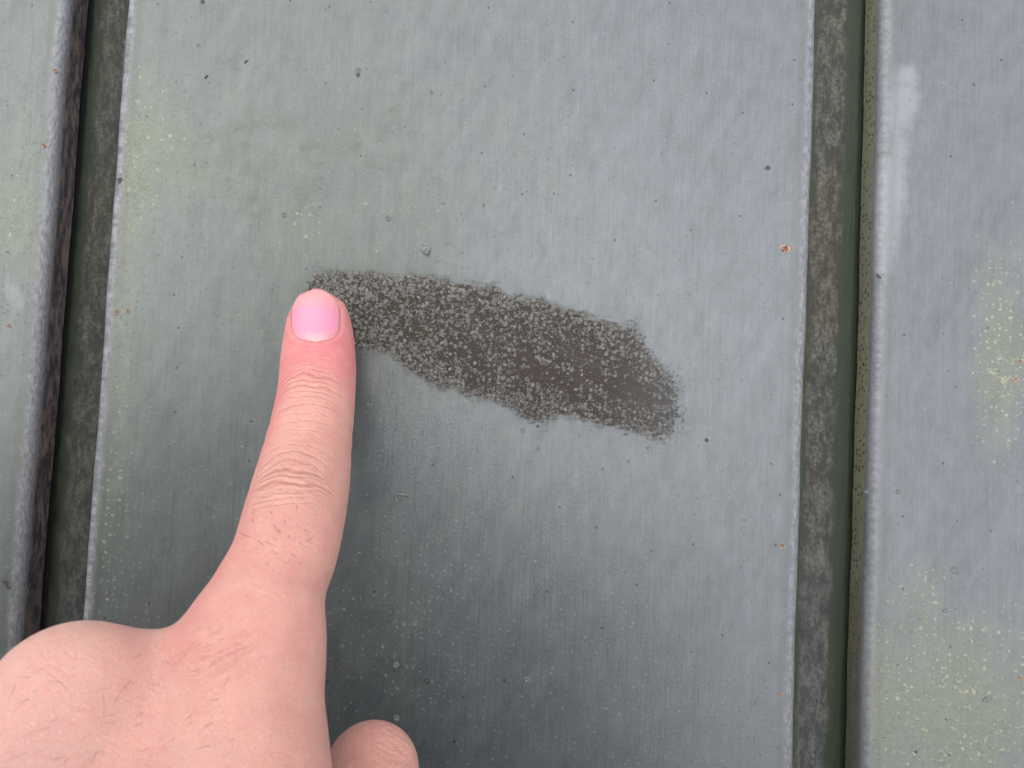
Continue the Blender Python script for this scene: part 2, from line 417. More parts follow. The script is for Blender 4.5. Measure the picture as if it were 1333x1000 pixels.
def make_channel(x0, x1, lich):
    prof = [(x0 - 5, DEPTH + 6), (x0 - 5, DEPTH + .9), (x0 + .35, DEPTH + .9), (x0 + .9, DEPTH + .25)]
    n = 14
    for k in range(n + 1):
        t = k / n; prof.append((x0 + 1.2 + (x1 - x0 - 2.4) * t, DEPTH + .2 - .35 * math.exp(-((t - .45) / .22) ** 4) + .25 * t))
    prof += [(x1 - .7, DEPTH + .45), (x1 - .25, DEPTH + 1.0), (x1 + 5, DEPTH + 1.0), (x1 + 5, DEPTH + 6)]
    zs = zlevels(True)[::2]; nz = len(zs); m = len(prof)
    pr = np.array(prof); X = np.tile(pr[:, 0], (nz, 1)); Y = np.tile(pr[:, 1], (nz, 1)); Z = np.tile(zs[:, None], (1, m))
    v = np.stack([X, Y, Z], -1).reshape(-1, 3) * .001
    idx = np.arange(nz * m).reshape(nz, m)
    f = np.stack([idx[:-1, :-1], idx[:-1, 1:], idx[1:, 1:], idx[1:, :-1]], -1).reshape(-1, 4)
    me = mesh('groove_channel', v, f)
    cr = (X - x0) / (x1 - x0)
    set_attr(me, 'cross', (cr if lich > .5 else 1.0 - cr * .9).ravel()); set_attr(me, 'lichen', np.full(nz * m, lich))
    me.materials.append(M_CHAN); return me
ch = [on_wall(link('groove_channel', make_channel(XL1, XM0, .8))), on_wall(link('groove_channel', make_channel(XM1, XR0, 1.0)))]
ch[0]['label'] = 'dark green left groove'; ch[1]['label'] = 'right groove with a mottled grey lichen strip'
farc = make_channel(0, XR0 - XM1, .8)
for k in (-3, -2, 1, 2):
    o = on_wall(link('groove_channel', farc)); o.location.x = (XM1 + k * pitch) * .001

# plain rendered wall that carries the lower edge
ey, ez = (RT @ Vector((0, .02, EAVE * .001)))[1:3]
bw = bmesh.new(); bmesh.ops.create_cube(bw, size=1.0)
for v in bw.verts: v.co = Vector((v.co.x * 1.4, ey + .16 + v.co.y * .12, GROUND_Z + (v.co.z + .5) * (ez - GROUND_Z)))
wm = bpy.data.meshes.new('low_wall'); bw.to_mesh(wm); bw.free()
wo = link('low_wall', wm, M_GROUND); wo['kind'] = 'structure'

# ------------------------------------------------------------------ marks standing on the panels
def dot_mesh(r, hgt, seed, ring=True):
    """a ragged blister in mm: low rim, sunken middle"""
    rr = random.Random(seed); n = 11; v = [(0, hgt * (-.25 if ring else -1.0), 0)]; f = []
    wob = [rr.uniform(.72, 1.2) for _ in range(n)]
    for q, hh in ((.45, -.5 if ring else -.85), (.78, -1.0 if ring else -.5), (1.05, .35)):
        for k in range(n):
            a = 2 * math.pi * k / n; w = 1 + (wob[k] - 1) * (q + .2)
            v.append((r * q * w * math.cos(a), hgt * hh * rr.uniform(.6, 1.25), r * q * w * math.sin(a)))
    for k in range(n):
        f.append((0, 1 + (k + 1) % n, 1 + k))
        for s in range(2):
            a, b = 1 + s * n, 1 + (s + 1) * n
            f.append((a + k, a + (k + 1) % n, b + (k + 1) % n, b + k))
    return v, f
def mark(name, px, py, rpx, mat, hgt=.25, ring=True, seed=0, label=None, inner=None):
    c = P(px, py); v, f = dot_mesh(rpx / 6.2, hgt, seed or int(px + py), ring)
    par = panels[0] if c[0] < XL1 + .5 else panels[2] if c[0] > XR0 - .5 else panels[1]
    me = mesh(name, [(p[0] * .001, p[1] * .001, p[2] * .001) for p in v], f)
    me.materials.append(mat)
    if inner is not None:
        me.materials.append(inner)
        for p in me.polygons:
            if p.index % 3 == 0 or random.random() < .18: p.material_index = 1
    yy = (0.18 * math.sin(c[0] / 31 + c[2] / 47 + ({0: PANELS[0][0], 1: XM0, 2: XR0}[panels.index(par)]) * .3) + 0.10 * math.sin(c[0] / 13 - c[2] / 19))
    x0, x1 = PANELS[panels.index(par)]; md = abs((c[0] - (x0 + x1) / 2) / ((x1 - x0) / 2)); yy *= max(0, 1 - md ** 6)
    o = link(name, me, None, par); o.location = (c[0] * .001, yy * .001, c[2] * .001)
    if label: o['label'] = label
    return o
mark('rust_spot', 1023, 324, 7.5, M_RUSTPALE, .3, inner=M_RUST, label='largest round orange rust spot')
for px, py, r in ((1019, 711, 5), (152, 407, 5), (167, 405, 4), (58, 190, 5), (72, 92, 4), (1323, 494, 5), (1330, 470, 4), (1016, 904, 4), (1328, 883, 4), (13, 424, 4)):
    mark('rust_spot', px, py, r * .8, M_RUSTPALE, .15, inner=M_RUST)
for px, py, r in ((556, 886, 5), (513, 871, 3.5), (156, 235, 4), (264, 3, 4), (466, 98, 3.5), (1000, 219, 4), (920, 573, 3), (441, 782, 2.6), (658, 886, 3),
                  (1058, 838, 3.5), (1268, 110, 2), (700, 555, 2.5), (1192, 979, 2.5)):
    mark('pit', px, py, r, M_PIT, .12, False)
for px, py, r in ((466, 93, 6), (515, 866, 6), (516, 935, 7), (690, 548, 5), (650, 480, 4), (686, 885, 6), (680, 560, 4), (701, 585, 5), (818, 601, 3.5), (1243, 742, 8), (1170, 640, 6),
                  (1128, 640, 3), (480, 385, 8), (562, 120, 4), (370, 280, 5), (505, 285, 6), (1230, 795, 5), (1283, 910, 6)):
    mark('paint_chip', px, py, r * .72, M_CHIP, .2, True)

# loose flake above the patch and the curled shaving under it
def plate(name, pts, thick, par, mat, lift):
    """a thin curled scrap from an outline of (px, py) with its own lift per corner (mm)"""
    q = [P(a, b, l) for (a, b), l in zip(pts, lift)]; c = np.mean(q, 0); n = len(q)
    v = [(p - c) for p in q] + [(p - c + np.array([0, thick, 0])) for p in q] + [np.array([0, -.12, 0])]
    f = [(k, (k + 1) % n, 2 * n) for k in range(n)] + [((k + 1) % n, k, n + k, n + (k + 1) % n) for k in range(n)]
    o = link(name, mesh(name, np.array(v) * .001, f, False), mat, par); o.location = c * .001; return o
o = plate('paint_chip', [(547, 318), (552, 314), (558, 317), (560, 324), (556, 331), (551, 328), (547, 323)], .15, panels[1], M_SHAVE, [.25, .2, .3, .8, 1.5, 1.2, .4]); o['label'] = 'loose square paint flake above the dark patch'
plate('paint_chip', [(550, 319), (555, 318), (557, 323), (553, 326)], .12, panels[1], M_SHAVE, [.7, .5, 1.0, 1.3])
def ribbon(name, pts, w, par, mat, lift):
    q = [P(a, b, l) for (a, b), l in zip(pts, lift)]; c = q[0]; v, f = [], []
    for i, p in enumerate(q):
        t = q[min(i + 1, len(q) - 1)] - q[max(i - 1, 0)]; s = np.array([-t[2], 0, t[0]]); s = s / (np.linalg.norm(s) + 1e-9) * w * (.6 if i in (0, len(q) - 1) else 1)
        v += [p - c + s, p - c - s + [0, -.18, 0], p - c - s * .2 + [0, .25, 0]]
    for i in range(len(q) - 1):
        a, b = 3 * i, 3 * i + 3
        for k in range(3): f.append((a + k, a + (k + 1) % 3, b + (k + 1) % 3, b + k))
    o = link(name, mesh(name, np.array(v) * .001, f), mat, par); o.location = c * .001; return o
o = ribbon('paint_shaving', [(513, 653), (517, 652), (514, 647), (517, 643), (523, 643), (528, 645), (532, 646)], .26, panels[1], M_SHAVE, [.5, .9, .8, .8, .8, .6, .3]); o['label'] = 'curled paint shaving right of the finger'
ribbon('paint_shaving', [(1141, 356), (1144, 361), (1147, 362)], .25, panels[2], M_PIT, [.5, .7, .3])
ribbon('paint_shaving', [(318, 82), (322, 78)], .18, panels[1], M_PIT, [.3, .3]); ribbon('paint_shaving', [(266, 102), (270, 98)], .15, panels[1], M_PIT, [.3, .3])
ribbon('paint_shaving', [(2, 757), (8, 760), (12, 767)], .16, panels[0], M_PIT, [.3, .5, .3])

# ------------------------------------------------------------------ the hand: one closed skin grown from a smooth field
def rc(p, a, b, r1, r2):
    ba = b - a; l2 = ba @ ba; rr = r1 - r2; a2 = l2 - rr * rr; il2 = 1 / l2
    pa = p - a; y = pa @ ba; z = y - l2
    xx = pa * l2 - y[:, None] * ba; x2 = np.einsum('ij,ij->i', xx, xx)
    y2 = y * y * l2; z2 = z * z * l2; k = np.sign(rr) * rr * rr * x2
    return np.where(np.sign(z) * a2 * z2 > k, np.sqrt(x2 + z2) * il2 - r2,
           np.where(np.sign(y) * a2 * y2 < k, np.sqrt(x2 + y2) * il2 - r1, (np.sqrt(np.maximum(x2 * a2 * il2, 0)) + y * rr) * il2 - r1))
def smin(a, b, k):
    h = np.maximum(k - np.abs(a - b), 0) / k
    return np.minimum(a, b) - h * h * k * .25
def chain(p, pts, rad, k):
    d = None
    for i in range(len(pts) - 1):
        e = rc(p, pts[i], pts[i + 1], rad[i], rad[i + 1]); d = e if d is None else smin(d, e, k)
    return d

def pix(rows):
    pts = [P(a, b, h) for a, b, h, r in rows]; rad = [r / SC(h) for a, b, h, r in rows]
    return pts, rad
#           px   py    h   r(px)
INDEX = pix([(415, 415, 5.6, 38), (415.5, 442, 7.4, 43), (414.5, 467, 9.8, 46), (414, 492, 13, 47), (411, 524, 17.5, 48), (406.5, 553, 21.5, 50), (398, 603, 29.5, 56),
             (390, 645, 36, 60.5), (380, 688, 42.5, 63), (369, 728, 47.5, 63), (351, 768, 52, 66), (328, 842, 57.5, 76)])
def refine(pts, rad, m):
    a = np.column_stack([np.array(pts), rad]); out = []
    for i in range(len(a) - 1):
        p0, p1, p2, p3 = a[max(i - 1, 0)], a[i], a[i + 1], a[min(i + 2, len(a) - 1)]
        for k in range(m):
            t = k / m; out.append(.5 * (2 * p1 + (p2 - p0) * t + (2 * p0 - 5 * p1 + 4 * p2 - p3) * t * t + (3 * p1 - p0 - 3 * p2 + p3) * t ** 3))
    out.append(a[-1]); out = np.array(out)
    for _ in range(2): out[1:-1, 3] = .25 * out[:-2, 3] + .5 * out[1:-1, 3] + .25 * out[2:, 3]
    return [o[:3] for o in out], [float(o[3]) for o in out]
INDEX = refine(*INDEX, 2)
wrist = P(60, 1500, 82)
def toward(a, b, t): return a + (b - a) * t
M2, M3, M4, M5 = INDEX[0][-1], P(92, 919, 66), P(-125, 1010, 66), P(-310, 1130, 61)
W2, W3, W4, W5 = wrist + [9, 0, 3], wrist + [1, -3, 2], wrist + [-8, -3, -1], wrist + [-15, 2, -5]
FORE = wrist + np.array([-20, -72, -46.0])
FORE2 = wrist + np.array([-46, -172, -100.0])
def curl(m, d1, l1, d2, l2, d3, l3):
    a = m + np.array(d1) / np.linalg.norm(d1) * l1; b = a + np.array(d2) / np.linalg.norm(d2) * l2; c = b + np.array(d3) / np.linalg.norm(d3) * l3
    return [m, a, b, c]
F3 = curl(M3, (-.36, .88, -.34), 42, (.62, .10, -.78), 24, (.25, -.75, -.2), 15)
F4 = curl(M4, (-.28, .86, -.42), 39, (.30, .05, -.9), 21, (.25, -.8, -.1), 14)
F5 = curl(M5, (-.2, .82, -.5), 31, (.30, .0, -.9), 16, (.25, -.8, .0), 12)
TH = [P(330, 1420, 68), P(440, 1215, 56), P(470, 1075, 42), P(484, 1003, 36)]
THR = [12.5, 10.5, 8.6, 7.4]

def sdf(p):
    idx = chain(p, INDEX[0], INDEX[1], 1.0)
    # broad knuckle folds of the finger joints
    pal = rc(p, M2, W2, 8.0, 12.5)
    pal = smin(pal, rc(p, M3, W3, 9.2, 13.0), 7)
    pal = smin(pal, rc(p, M4, W4, 8.8, 12.5), 9)
    pal = smin(pal, rc(p, M5, W5, 8.4, 11.5), 9)
    pal = smin(pal, rc(p, M2 + [0, 5, -15], M4 + [0, 7, -13], 6.5, 8.0), 6)                     # flesh between the knuckles
    pal = smin(pal, rc(p, P(330, 905, 56), P(328, 1090, 64), 8.0, 10.5), 6)                   # muscle on the thumb side
    pal = smin(pal, rc(p, wrist + [3, 12, 14], toward(M3, wrist, .35) + [2, 14, 0], 13, 12), 10)  # palm
    pal = smin(pal, chain(p, TH[:2], THR[:2], 5), 12)
    arm = chain(p, [wrist, FORE, FORE2], [19.5, 22, 27], 8)
    arm = smin(arm, rc(p, wrist + [9, 3, 2], FORE + [10, 3, 3], 17, 19), 8)
    pal = smin(pal, arm, 14)
    pal = smin(pal, rc(p, P(292, 884, 55), P(135, 893, 59), 5.2, 5.6), 7)                      # web between the knuckles
    d = smin(idx, pal, 5.0)
    th = chain(p, TH[1:], THR[1:], 4)
    d = smin(d, th, 1.2)
    for F, r in ((F3, (9.0, 8.8, 7.8, 6.6)), (F4, (8.8, 8.4, 7.4, 6.3)), (F5, (8.0, 7.2, 6.4, 5.6))):
        d = smin(d, chain(p, F, r, 2.5), 2.5)
    # ends at the sleeve, stays in front of the wall
    ax = (FORE2 - FORE); ax = ax / np.linalg.norm(ax)
    d = np.maximum(d, (p - toward(FORE, FORE2, .8)) @ ax)
    w = p[:, 1] + 0.05
    return -smin(-d, -w, 1.6)

def idx_d(p): return np.minimum(chain(p, INDEX[0], INDEX[1], 1.0), rc(p, M2, W2, 8.0, 12.5))

def sdf_c(p, field=None, n=60000):
    f = field or sdf
    return np.concatenate([f(p[i:i + n]) for i in range(0, len(p), n)])

def surface_nets(lo, hi, step, field=None):
    nx, ny, nz = [int(math.ceil((b - a) / step)) + 1 for a, b in zip(lo, hi)]
    gx, gy, gz = (lo[i] + np.arange(n) * step for i, n in enumerate((nx, ny, nz)))
    G = np.stack(np.meshgrid(gx, gy, gz, indexing='ij'), -1)
    V = sdf_c(G.reshape(-1, 3), field).reshape(nx, ny, nz)
    cs = np.zeros((nx - 1, ny - 1, nz - 1, 3)); cn = np.zeros((nx - 1, ny - 1, nz - 1))
    corner = [(i, j, k) for i in (0, 1) for j in (0, 1) for k in (0, 1)]
    sl = lambda c: V[c[0]:nx - 1 + c[0], c[1]:ny - 1 + c[1], c[2]:nz - 1 + c[2]]
    for a in corner:
        for ax in range(3):
            if a[ax] == 1: continue
            b = list(a); b[ax] = 1
            va, vb = sl(a), sl(b); m = (va < 0) != (vb < 0)
            t = np.where(m, va / np.where(m, va - vb, 1), 0)
            for q in range(3): cs[..., q] += np.where(m, a[q] + (t if q == ax else 0), 0)
            cn += m
    act = cn > 0; ids = -np.ones(act.shape, int); ids[act] = np.arange(act.sum())
    I = np.stack(np.nonzero(act), -1)
    verts = np.array(lo) + (I + cs[act] / cn[act][:, None]) * step
    faces = []
    for ax in range(3):
        u, w = (ax + 1) % 3, (ax + 2) % 3
        s0 = [slice(None)] * 3; s1 = [slice(None)] * 3; s0[ax] = slice(0, -1); s1[ax] = slice(1, None)
        va, vb = V[tuple(s0)], V[tuple(s1)]
        E = np.stack(np.nonzero((va < 0) != (vb < 0)), -1)
        E = E[(E[:, u] > 0) & (E[:, w] > 0) & (E[:, u] < V.shape[u] - 1) & (E[:, w] < V.shape[w] - 1)]
        neg = va[tuple(E.T)] < 0
        def cid(du, dw):
            c = E.copy(); c[:, u] -= du; c[:, w] -= dw; return ids[tuple(c.T)]
        q = np.stack([cid(1, 1), cid(0, 1), cid(0, 0), cid(1, 0)], -1)
        q[~neg] = q[~neg][:, ::-1]; faces.append(q)
    return verts, np.concatenate(faces)

allp = np.array(INDEX[0] + F3 + F4 + F5 + TH + [wrist, FORE, FORE2])
hv, hf = surface_nets(np.array([allp[:, 0].min() - 30, allp[:, 1].min() - 30, allp[:, 2].min() - 30]), np.array([allp[:, 0].max() + 22, 2.0, allp[:, 2].max() + 14]), 2.0)
hm = mesh('hand', hv * .001, hf)
tmp = bpy.data.objects.new('hand_draft', hm); COL.objects.link(tmp)
sb = tmp.modifiers.new('sub', 'SUBSURF'); sb.levels = 2; sb.render_levels = 2
dg = bpy.context.evaluated_depsgraph_get()
hand_me = bpy.data.meshes.new_from_object(tmp.evaluated_get(dg)); hand_me.name = 'hand'
bpy.data.objects.remove(tmp); bpy.data.meshes.remove(hm)
nv = len(hand_me.vertices); co = np.empty(nv * 3, np.float32); hand_me.vertices.foreach_get('co', co); co = co.reshape(-1, 3).astype(float) * 1000
TET = np.array([[1, -1, -1], [-1, -1, 1], [-1, 1, -1], [1, 1, 1]], float)
def grad(p, e=.25):
    g = sum(t * sdf_c(p + t * e)[:, None] for t in TET); return g / (np.linalg.norm(g, axis=1, keepdims=True) + 1e-9)
for it in range(2):
    gnorm = grad(co); co = co - gnorm * np.clip(sdf_c(co), -1, 1)[:, None]

def finger_coords(p):
    """mm along the index finger from its tip, sideways mm, distance to its axis less the radius"""
    best = np.full(len(p), 1e9); fu = np.zeros(len(p)); fv = np.zeros(len(p)); acc = 0
    pts, rad = INDEX
    for i in range(len(pts) - 1):
        a, b = pts[i], pts[i + 1]; e = b - a; L = np.linalg.norm(e); t0 = (p - a) @ e / L ** 2
        t = np.clip(t0, 0 if i else -3, 1); q = p - (a + t[:, None] * e); d = np.linalg.norm(q, axis=1) - (rad[i] + (rad[i + 1] - rad[i]) * np.clip(t, 0, 1))
        s = np.cross(e / L, [0, -1.0, 0]); s = s / np.linalg.norm(s)
        m = d < best; best = np.where(m, d, best); fu = np.where(m, acc + t * L, fu); fv = np.where(m, q @ s, fv); acc += L
    return fu, fv, best

def trace(px, py, field=sdf):
    d = (px - CX) / FPX * rt - (py - CY) / FPX * up + fwd; d = d / np.linalg.norm(d); t = 40.0
    for _ in range(90):
        q = CAM + d * t; s = float(field(q[None])[0]); t += s * .8
        if s < .01 or t > 220: break
    return CAM + d * t

# nail outline in the photograph, laid on the finger
NC, NTOP, NBOT, NHW = 410.0, 376.5, 444.5, 33.0
def nail_q(px, py):
    """<1 inside the nail"""
    t = (NBOT - py) / (NBOT - NTOP); s = (px - NC - 1.0 * (1 - t)) / NHW
    return s, t
def project(p):
    q = p - CAM; z = q @ fwd
    return CX + FPX * (q @ rt) / z, CY - FPX * (q @ up) / z
fu, fv, fd = finger_coords(co)
ppx, ppy = project(co)
front = gnorm[:, 1] < 0.25
s_, t_ = nail_q(ppx, ppy)
ne = np.abs(np.maximum(np.abs(s_) ** 2.6 + np.abs(np.clip((.42 - t_) / .42, 0, 9)) ** 2.9, 0) ** (1 / 2.6) - 1.0)
nin = (np.abs(s_) ** 2.6 + np.abs(np.clip((.42 - t_) / .42, 0, 9)) ** 2.9) ** (1 / 2.6)
isnail = front & (fu < 16) & (fd < 2) & (ppy < 470)
disp = np.zeros(nv)
disp += np.where(isnail & (t_ < 1.1), -.16 * np.exp(-((nin - 1.0) / .08) ** 2) + .25 * np.exp(-((nin - 1.17) / .1) ** 2) * np.clip((.8 - t_) * 3, 0, 1) * np.clip(-gnorm[:, 1] * 2 - .5, 0, 1), 0)
disp += np.where(isnail, -.30 * (nin < .98), 0) * 1.0
# broad relief of the back of the hand: knuckle and tendons
def bulge(px, py, h, r, a):
    c = P(px, py, h); return a * np.exp(-np.sum((co - c) ** 2, 1) / r ** 2)
tend = np.zeros(nv)
for a, b in ((toward(M2, W2, .06), W3 + [4, 0, 0]), (M3, W3), (M4, W4)):
    e = b - a; t = np.clip(((co - a) @ e) / (e @ e), .05, 1); q = co - (a + t[:, None] * e); q = q - (q * gnorm).sum(1)[:, None] * gnorm
    tend += np.exp(-(np.linalg.norm(q, axis=1) / 3.2) ** 2) * np.clip(t * 4, 0, 1)
disp += .85 * tend * (gnorm[:, 1] < .2) * (fu > 75)
f0 = np.array([finger_coords(trace(396, y)[None])[0][0] for y in (489, 612)])
u_dip, u_pip = f0
disp += np.where(front & (fd < 3), .35 * np.exp(-((fu - u_pip) / 5.5) ** 2) + .22 * np.exp(-((fu - u_dip) / 3.5) ** 2), 0) * np.clip(-gnorm[:, 1] * 2 - .5, 0, 1)
co2 = co + gnorm * disp[:, None]
hand_me.vertices.foreach_set('co', (co2 * .001).astype(np.float32).ravel()); hand_me.update()
hand_me.polygons.foreach_set('use_smooth', [True] * len(hand_me.polygons))
set_attr(hand_me, 'fu', np.where(fd < 3.5, fu, 300)); set_attr(hand_me, 'fv', fv)
set_attr(hand_me, 'dors', np.clip(-gnorm[:, 1] * 1.2 + .3, 0, 1))
pale = np.exp(-np.sum((co - M3) ** 2, 1) / 12 ** 2)
set_attr(hand_me, 'pale', pale)
set_attr(hand_me, 'thumb', np.clip(3.0 - chain(co, TH[1:], THR[1:], 4), 0, 3) / 3 * (chain(co, TH[1:], THR[1:], 4) < idx_d(co)))
kn = .35 * pale + .7 * np.exp(-np.sum((co - (M2 + [0, -6, 0])) ** 2, 1) / 11 ** 2)
set_attr(hand_me, 'knuckle', kn); set_attr(hand_me, 'tendon', tend)
set_attr(hand_me, 'nailfold', np.where(isnail, np.exp(-((nin - 1.05) / .10) ** 2), 0))

# creases by photograph row: (row, column, bend, half width mm, depth, thickness mm)
CREASE = [(451, 408, -.012, 4.2, .25, .16), (458, 410, -.015, 4.8, .3, .16), (465, 410, -.02, 5, .3, .18), (474, 411, -.02, 5.2, .35, .2), (481, 411, -.024, 5.0, .45, .24), (488, 411, -.024, 5.6, 1.0, .42), (495, 410, -.02, 5.5, .7, .3),
          (502, 410, .006, 6.2, .8, .3), (510, 411, .012, 5.8, .45, .22), (518, 412, .015, 6, .4, .2), (527, 411, .012, 6.4, .5, .22), (538, 409, .01, 6.2, .3, .18), (549, 408, .008, 6.2, .28, .18), (560, 405, 0, 6.4, .25, .18),
          (577, 400, -.05, 6.2, .35, .28), (590, 398, -.055, 6.8, .55, .32), (602, 396, -.045, 5.6, .5, .34), (612, 394, -.02, 6.4, 1.0, .5), (620, 392, 0, 6.8, .65, .34), (628, 390, .012, 7.2, 1.0, .42),
          (638, 388, .03, 7.0, .6, .32), (648, 387, .045, 6.6, .45, .3), (657, 384, .05, 6, .3, .26)]
def skin():
    n = NT('skin')
    mm = n.vscale(n.pos(), (1000, 1000, 1000)); fu, fv = n.attr('fu'), n.attr('fv'); dors = n.attr('dors')
    kn, td, nf = n.attr('knuckle'), n.attr('tendon'), n.attr('nailfold')
    wob = n.mul(n.math('SUBTRACT', n.noise(mm, 0.22, 2, 0.5), 0.5), 3.0)
    wob2 = n.mul(n.math('SUBTRACT', n.noise(mm, 0.9, 2, 0.5), 0.5), 0.45)
    uu = n.add(fu, wob, wob2)
    v2 = n.mul(fv, fv)
    cre = None
    for row, colx, k, hw, dep, wd in CREASE:
        u0 = finger_coords(trace(colx, row)[None])[0][0]
        off = n.math('SUBTRACT', n.math('SUBTRACT', uu, u0), n.mul(v2, -k))
        c = n.mul(n.gauss(off, wd), n.ss(n.math('ABSOLUTE', n.add(fv, n.mul(wob, .8))), hw * 1.22, hw * .4), dep)
        cre = c if cre is None else n.math('MAXIMUM', cre, c)
    cre = n.mul(cre, n.ss(dors, .25, .7), n.ss(n.noise(mm, 0.55, 3, 0.6), .25, .5, .35, 1.0))
    # fine skin lozenges and pores
    rs_ = n.t.nodes.new('ShaderNodeVectorRotate'); rs_.rotation_type = 'Y_AXIS'; rs_.inputs['Angle'].default_value = math.radians(-24); n.put(rs_.inputs['Vector'], mm)
    rot_s = n.vadd(rs_.outputs[0], n.vscale(n.noise(mm, .8, 2, .5, True), (.7, .7, .7)))
    d1, _ = n.vor(n.vscale(rot_s, (1.0, 1.0, 1.9)), 1.7, 'DISTANCE_TO_EDGE', 1.0, '3D')
    cell = n.ss(d1, 0.0, 0.16)
    fine = n.noise(mm, 2.6, 4, 0.65)
    rot = n.t.nodes.new('ShaderNodeVectorRotate'); rot.rotation_type = 'Y_AXIS'; rot.inputs['Angle'].default_value = math.radians(-28); n.put(rot.inputs['Vector'], mm)
    lines = n.noise(n.vscale(rot.outputs[0], (.42, .7, 2.6)), 1.0, 3, 0.6)
    rot2 = n.t.nodes.new('ShaderNodeVectorRotate'); rot2.rotation_type = 'Y_AXIS'; rot2.inputs['Angle'].default_value = math.radians(30); n.put(rot2.inputs['Vector'], mm)
    kline = n.noise(n.vscale(rot2.outputs[0], (.16, .4, 1.25)), 1.0, 3, 0.6)
    kl = n.mul(n.ss(n.math('ABSOLUTE', n.math('SUBTRACT', kline, .5)), .035, .0), n.ss(kn, .3, .62), n.ss(n.noise(mm, .2, 2, .5), .42, .56))
    # colour
    mott = n.noise(mm, 0.16, 4, 0.6)
    col = n.mix(n.ss(mott, .3, .7), (0.57, 0.284, 0.243), (0.64, 0.334, 0.284))
    onf = n.ss(fu, 110, 80)
    tip = n.mul(n.ss(fu, 27, 15), n.ss(fu, 2, 9, .55, 1.0))
    tip = n.math('MINIMUM', n.add(tip, n.mul(n.ss(fv, 1.0, 5.5), n.ss(fu, 42, 26), .9)), 1.0)
    col = n.mix(n.mul(tip, .9), col, (0.60, 0.188, 0.212))
    col = n.mix(n.mul(n.ss(fu, 5, 9), n.ss(fu, 15, 11), n.ss(fv, 3.6, 5.6), .7), col, (0.63, 0.36, 0.32))
    col = n.mix(n.mul(n.ss(fv, 1.5, 7.0), onf, n.ss(fu, 75, 25, .5, .85)), col, (0.61, 0.215, 0.20))
    col = n.mix(n.mul(n.gauss(n.math('SUBTRACT', fu, float(u_pip)), 7.0), n.ss(fv, 7, 2), n.ss(dors, .3, .8), .42), col, (0.51, 0.30, 0.245))
    col = n.mix(n.mul(n.gauss(n.math('SUBTRACT', fu, float(u_pip) - 1.2), 1.8), n.ss(n.math('ABSOLUTE', n.add(fv, 1.0)), 4, 1), .3), col, (0.52, 0.215, 0.185))
    col = n.mix(n.mul(kn, n.ss(n.noise(mm, .12, 3, .6), .35, .65), .45), col, (0.60, 0.285, 0.265))
    col = n.mix(n.mul(td, .5), col, (0.62, 0.40, 0.325))
    col = n.mix(n.mul(n.attr('pale'), .75), col, (0.70, 0.46, 0.39))
    vein = n.mul(n.ss(n.noise(mm, .055, 3, .5), .5, .68), n.inv(n.ss(kn, .1, .5)), n.inv(onf))
    col = n.mix(n.mul(vein, .34), col, (0.45, 0.27, 0.285))
    col = n.mix(n.mul(n.math('MINIMUM', cre, 1.0), .36), col, (0.34, 0.125, 0.085))
    col = n.mix(n.mul(kl, .18), col, (0.50, 0.20, 0.16))
    col = n.mix(n.mul(nf, .45), col, (0.56, 0.20, 0.21))
    sp = n.noise(mm, 1.1, 4, 0.72); col = n.mix(n.mul(n.ss(sp, .5, .72), .32), col, (0.55, 0.20, 0.175)); col = n.mix(n.mul(n.ss(n.noise(mm, .42, 4, .65), .45, .7), .34), col, (0.64, 0.385, 0.315))
    col = n.mix(n.mul(n.inv(cell), .16), col, (0.46, 0.20, 0.17))
    h = n.add(n.mul(cre, -2.0), n.mul(cell, .26), n.mul(fine, .36), n.mul(lines, n.math('MULTIPLY_ADD', n.attr('thumb'), 1.6, .9)), n.mul(kl, -.6), n.mul(mott, .6))
    n.set(Base_Color=col, Roughness=n.math('MULTIPLY_ADD', fine, .18, .40), Specular_IOR_Level=.38,
          Subsurface_Weight=.7, Subsurface_Radius=(1.0, .38, .22), Subsurface_Scale=.0013, Normal=n.bump(h, .00023, .8))
    return n.m
M_SKIN = skin()
hand = link('person', hand_me, M_SKIN)
hand_me.materials.clear(); hand_me.materials.append(M_SKIN)
hand['label'] = 'bare left hand of a person pressing a stretched index fingertip beside the dark patch'
hand['category'] = 'person'
hand.rotation_euler = (-TILT, 0, 0)

# nail
def nail_mat():
    n = NT('nail'); mm = n.vscale(n.pos(), (1000, 1000, 1000)); t = n.attr('nt'); s = n.attr('ns')
    ridge = n.noise(n.comb(n.mul(s, 14), n.mul(t, 1.2)), 1.0, 3, .6)
    nz = n.mul(n.math('SUBTRACT', n.noise(mm, .8, 3, .6), .5), .12)
    col = n.mix(n.ss(n.add(t, nz), .0, .25), (0.60, 0.25, 0.275), (0.62, 0.235, 0.34))
    col = n.mix(n.mul(n.ss(n.add(t, nz), .22, .08), n.ss(n.math('ABSOLUTE', s), .75, .4), .5), col, (0.68, 0.37, 0.38))
    col = n.mix(n.ss(n.add(t, nz, n.mul(s, s, .10)), .60, .86), col, (0.63, 0.275, 0.29))
    col = n.mix(n.ss(n.add(t, n.mul(s, s, .06)), .945, .985), col, (0.63, 0.33, 0.33))
    col = n.mix(n.mul(n.ss(n.math('ABSOLUTE', s), .82, 1.0), .6), col, (0.64, 0.31, 0.28))
    n.set(Base_Color=col, Roughness=.30, Specular_IOR_Level=.5, Subsurface_Weight=.35, Subsurface_Radius=(1, .5, .4), Subsurface_Scale=.001,
          Normal=n.bump(ridge, .00006, .6))
    return n.m
NS, NTt = 22, 26
nvv, nss, ntt = [], [], []
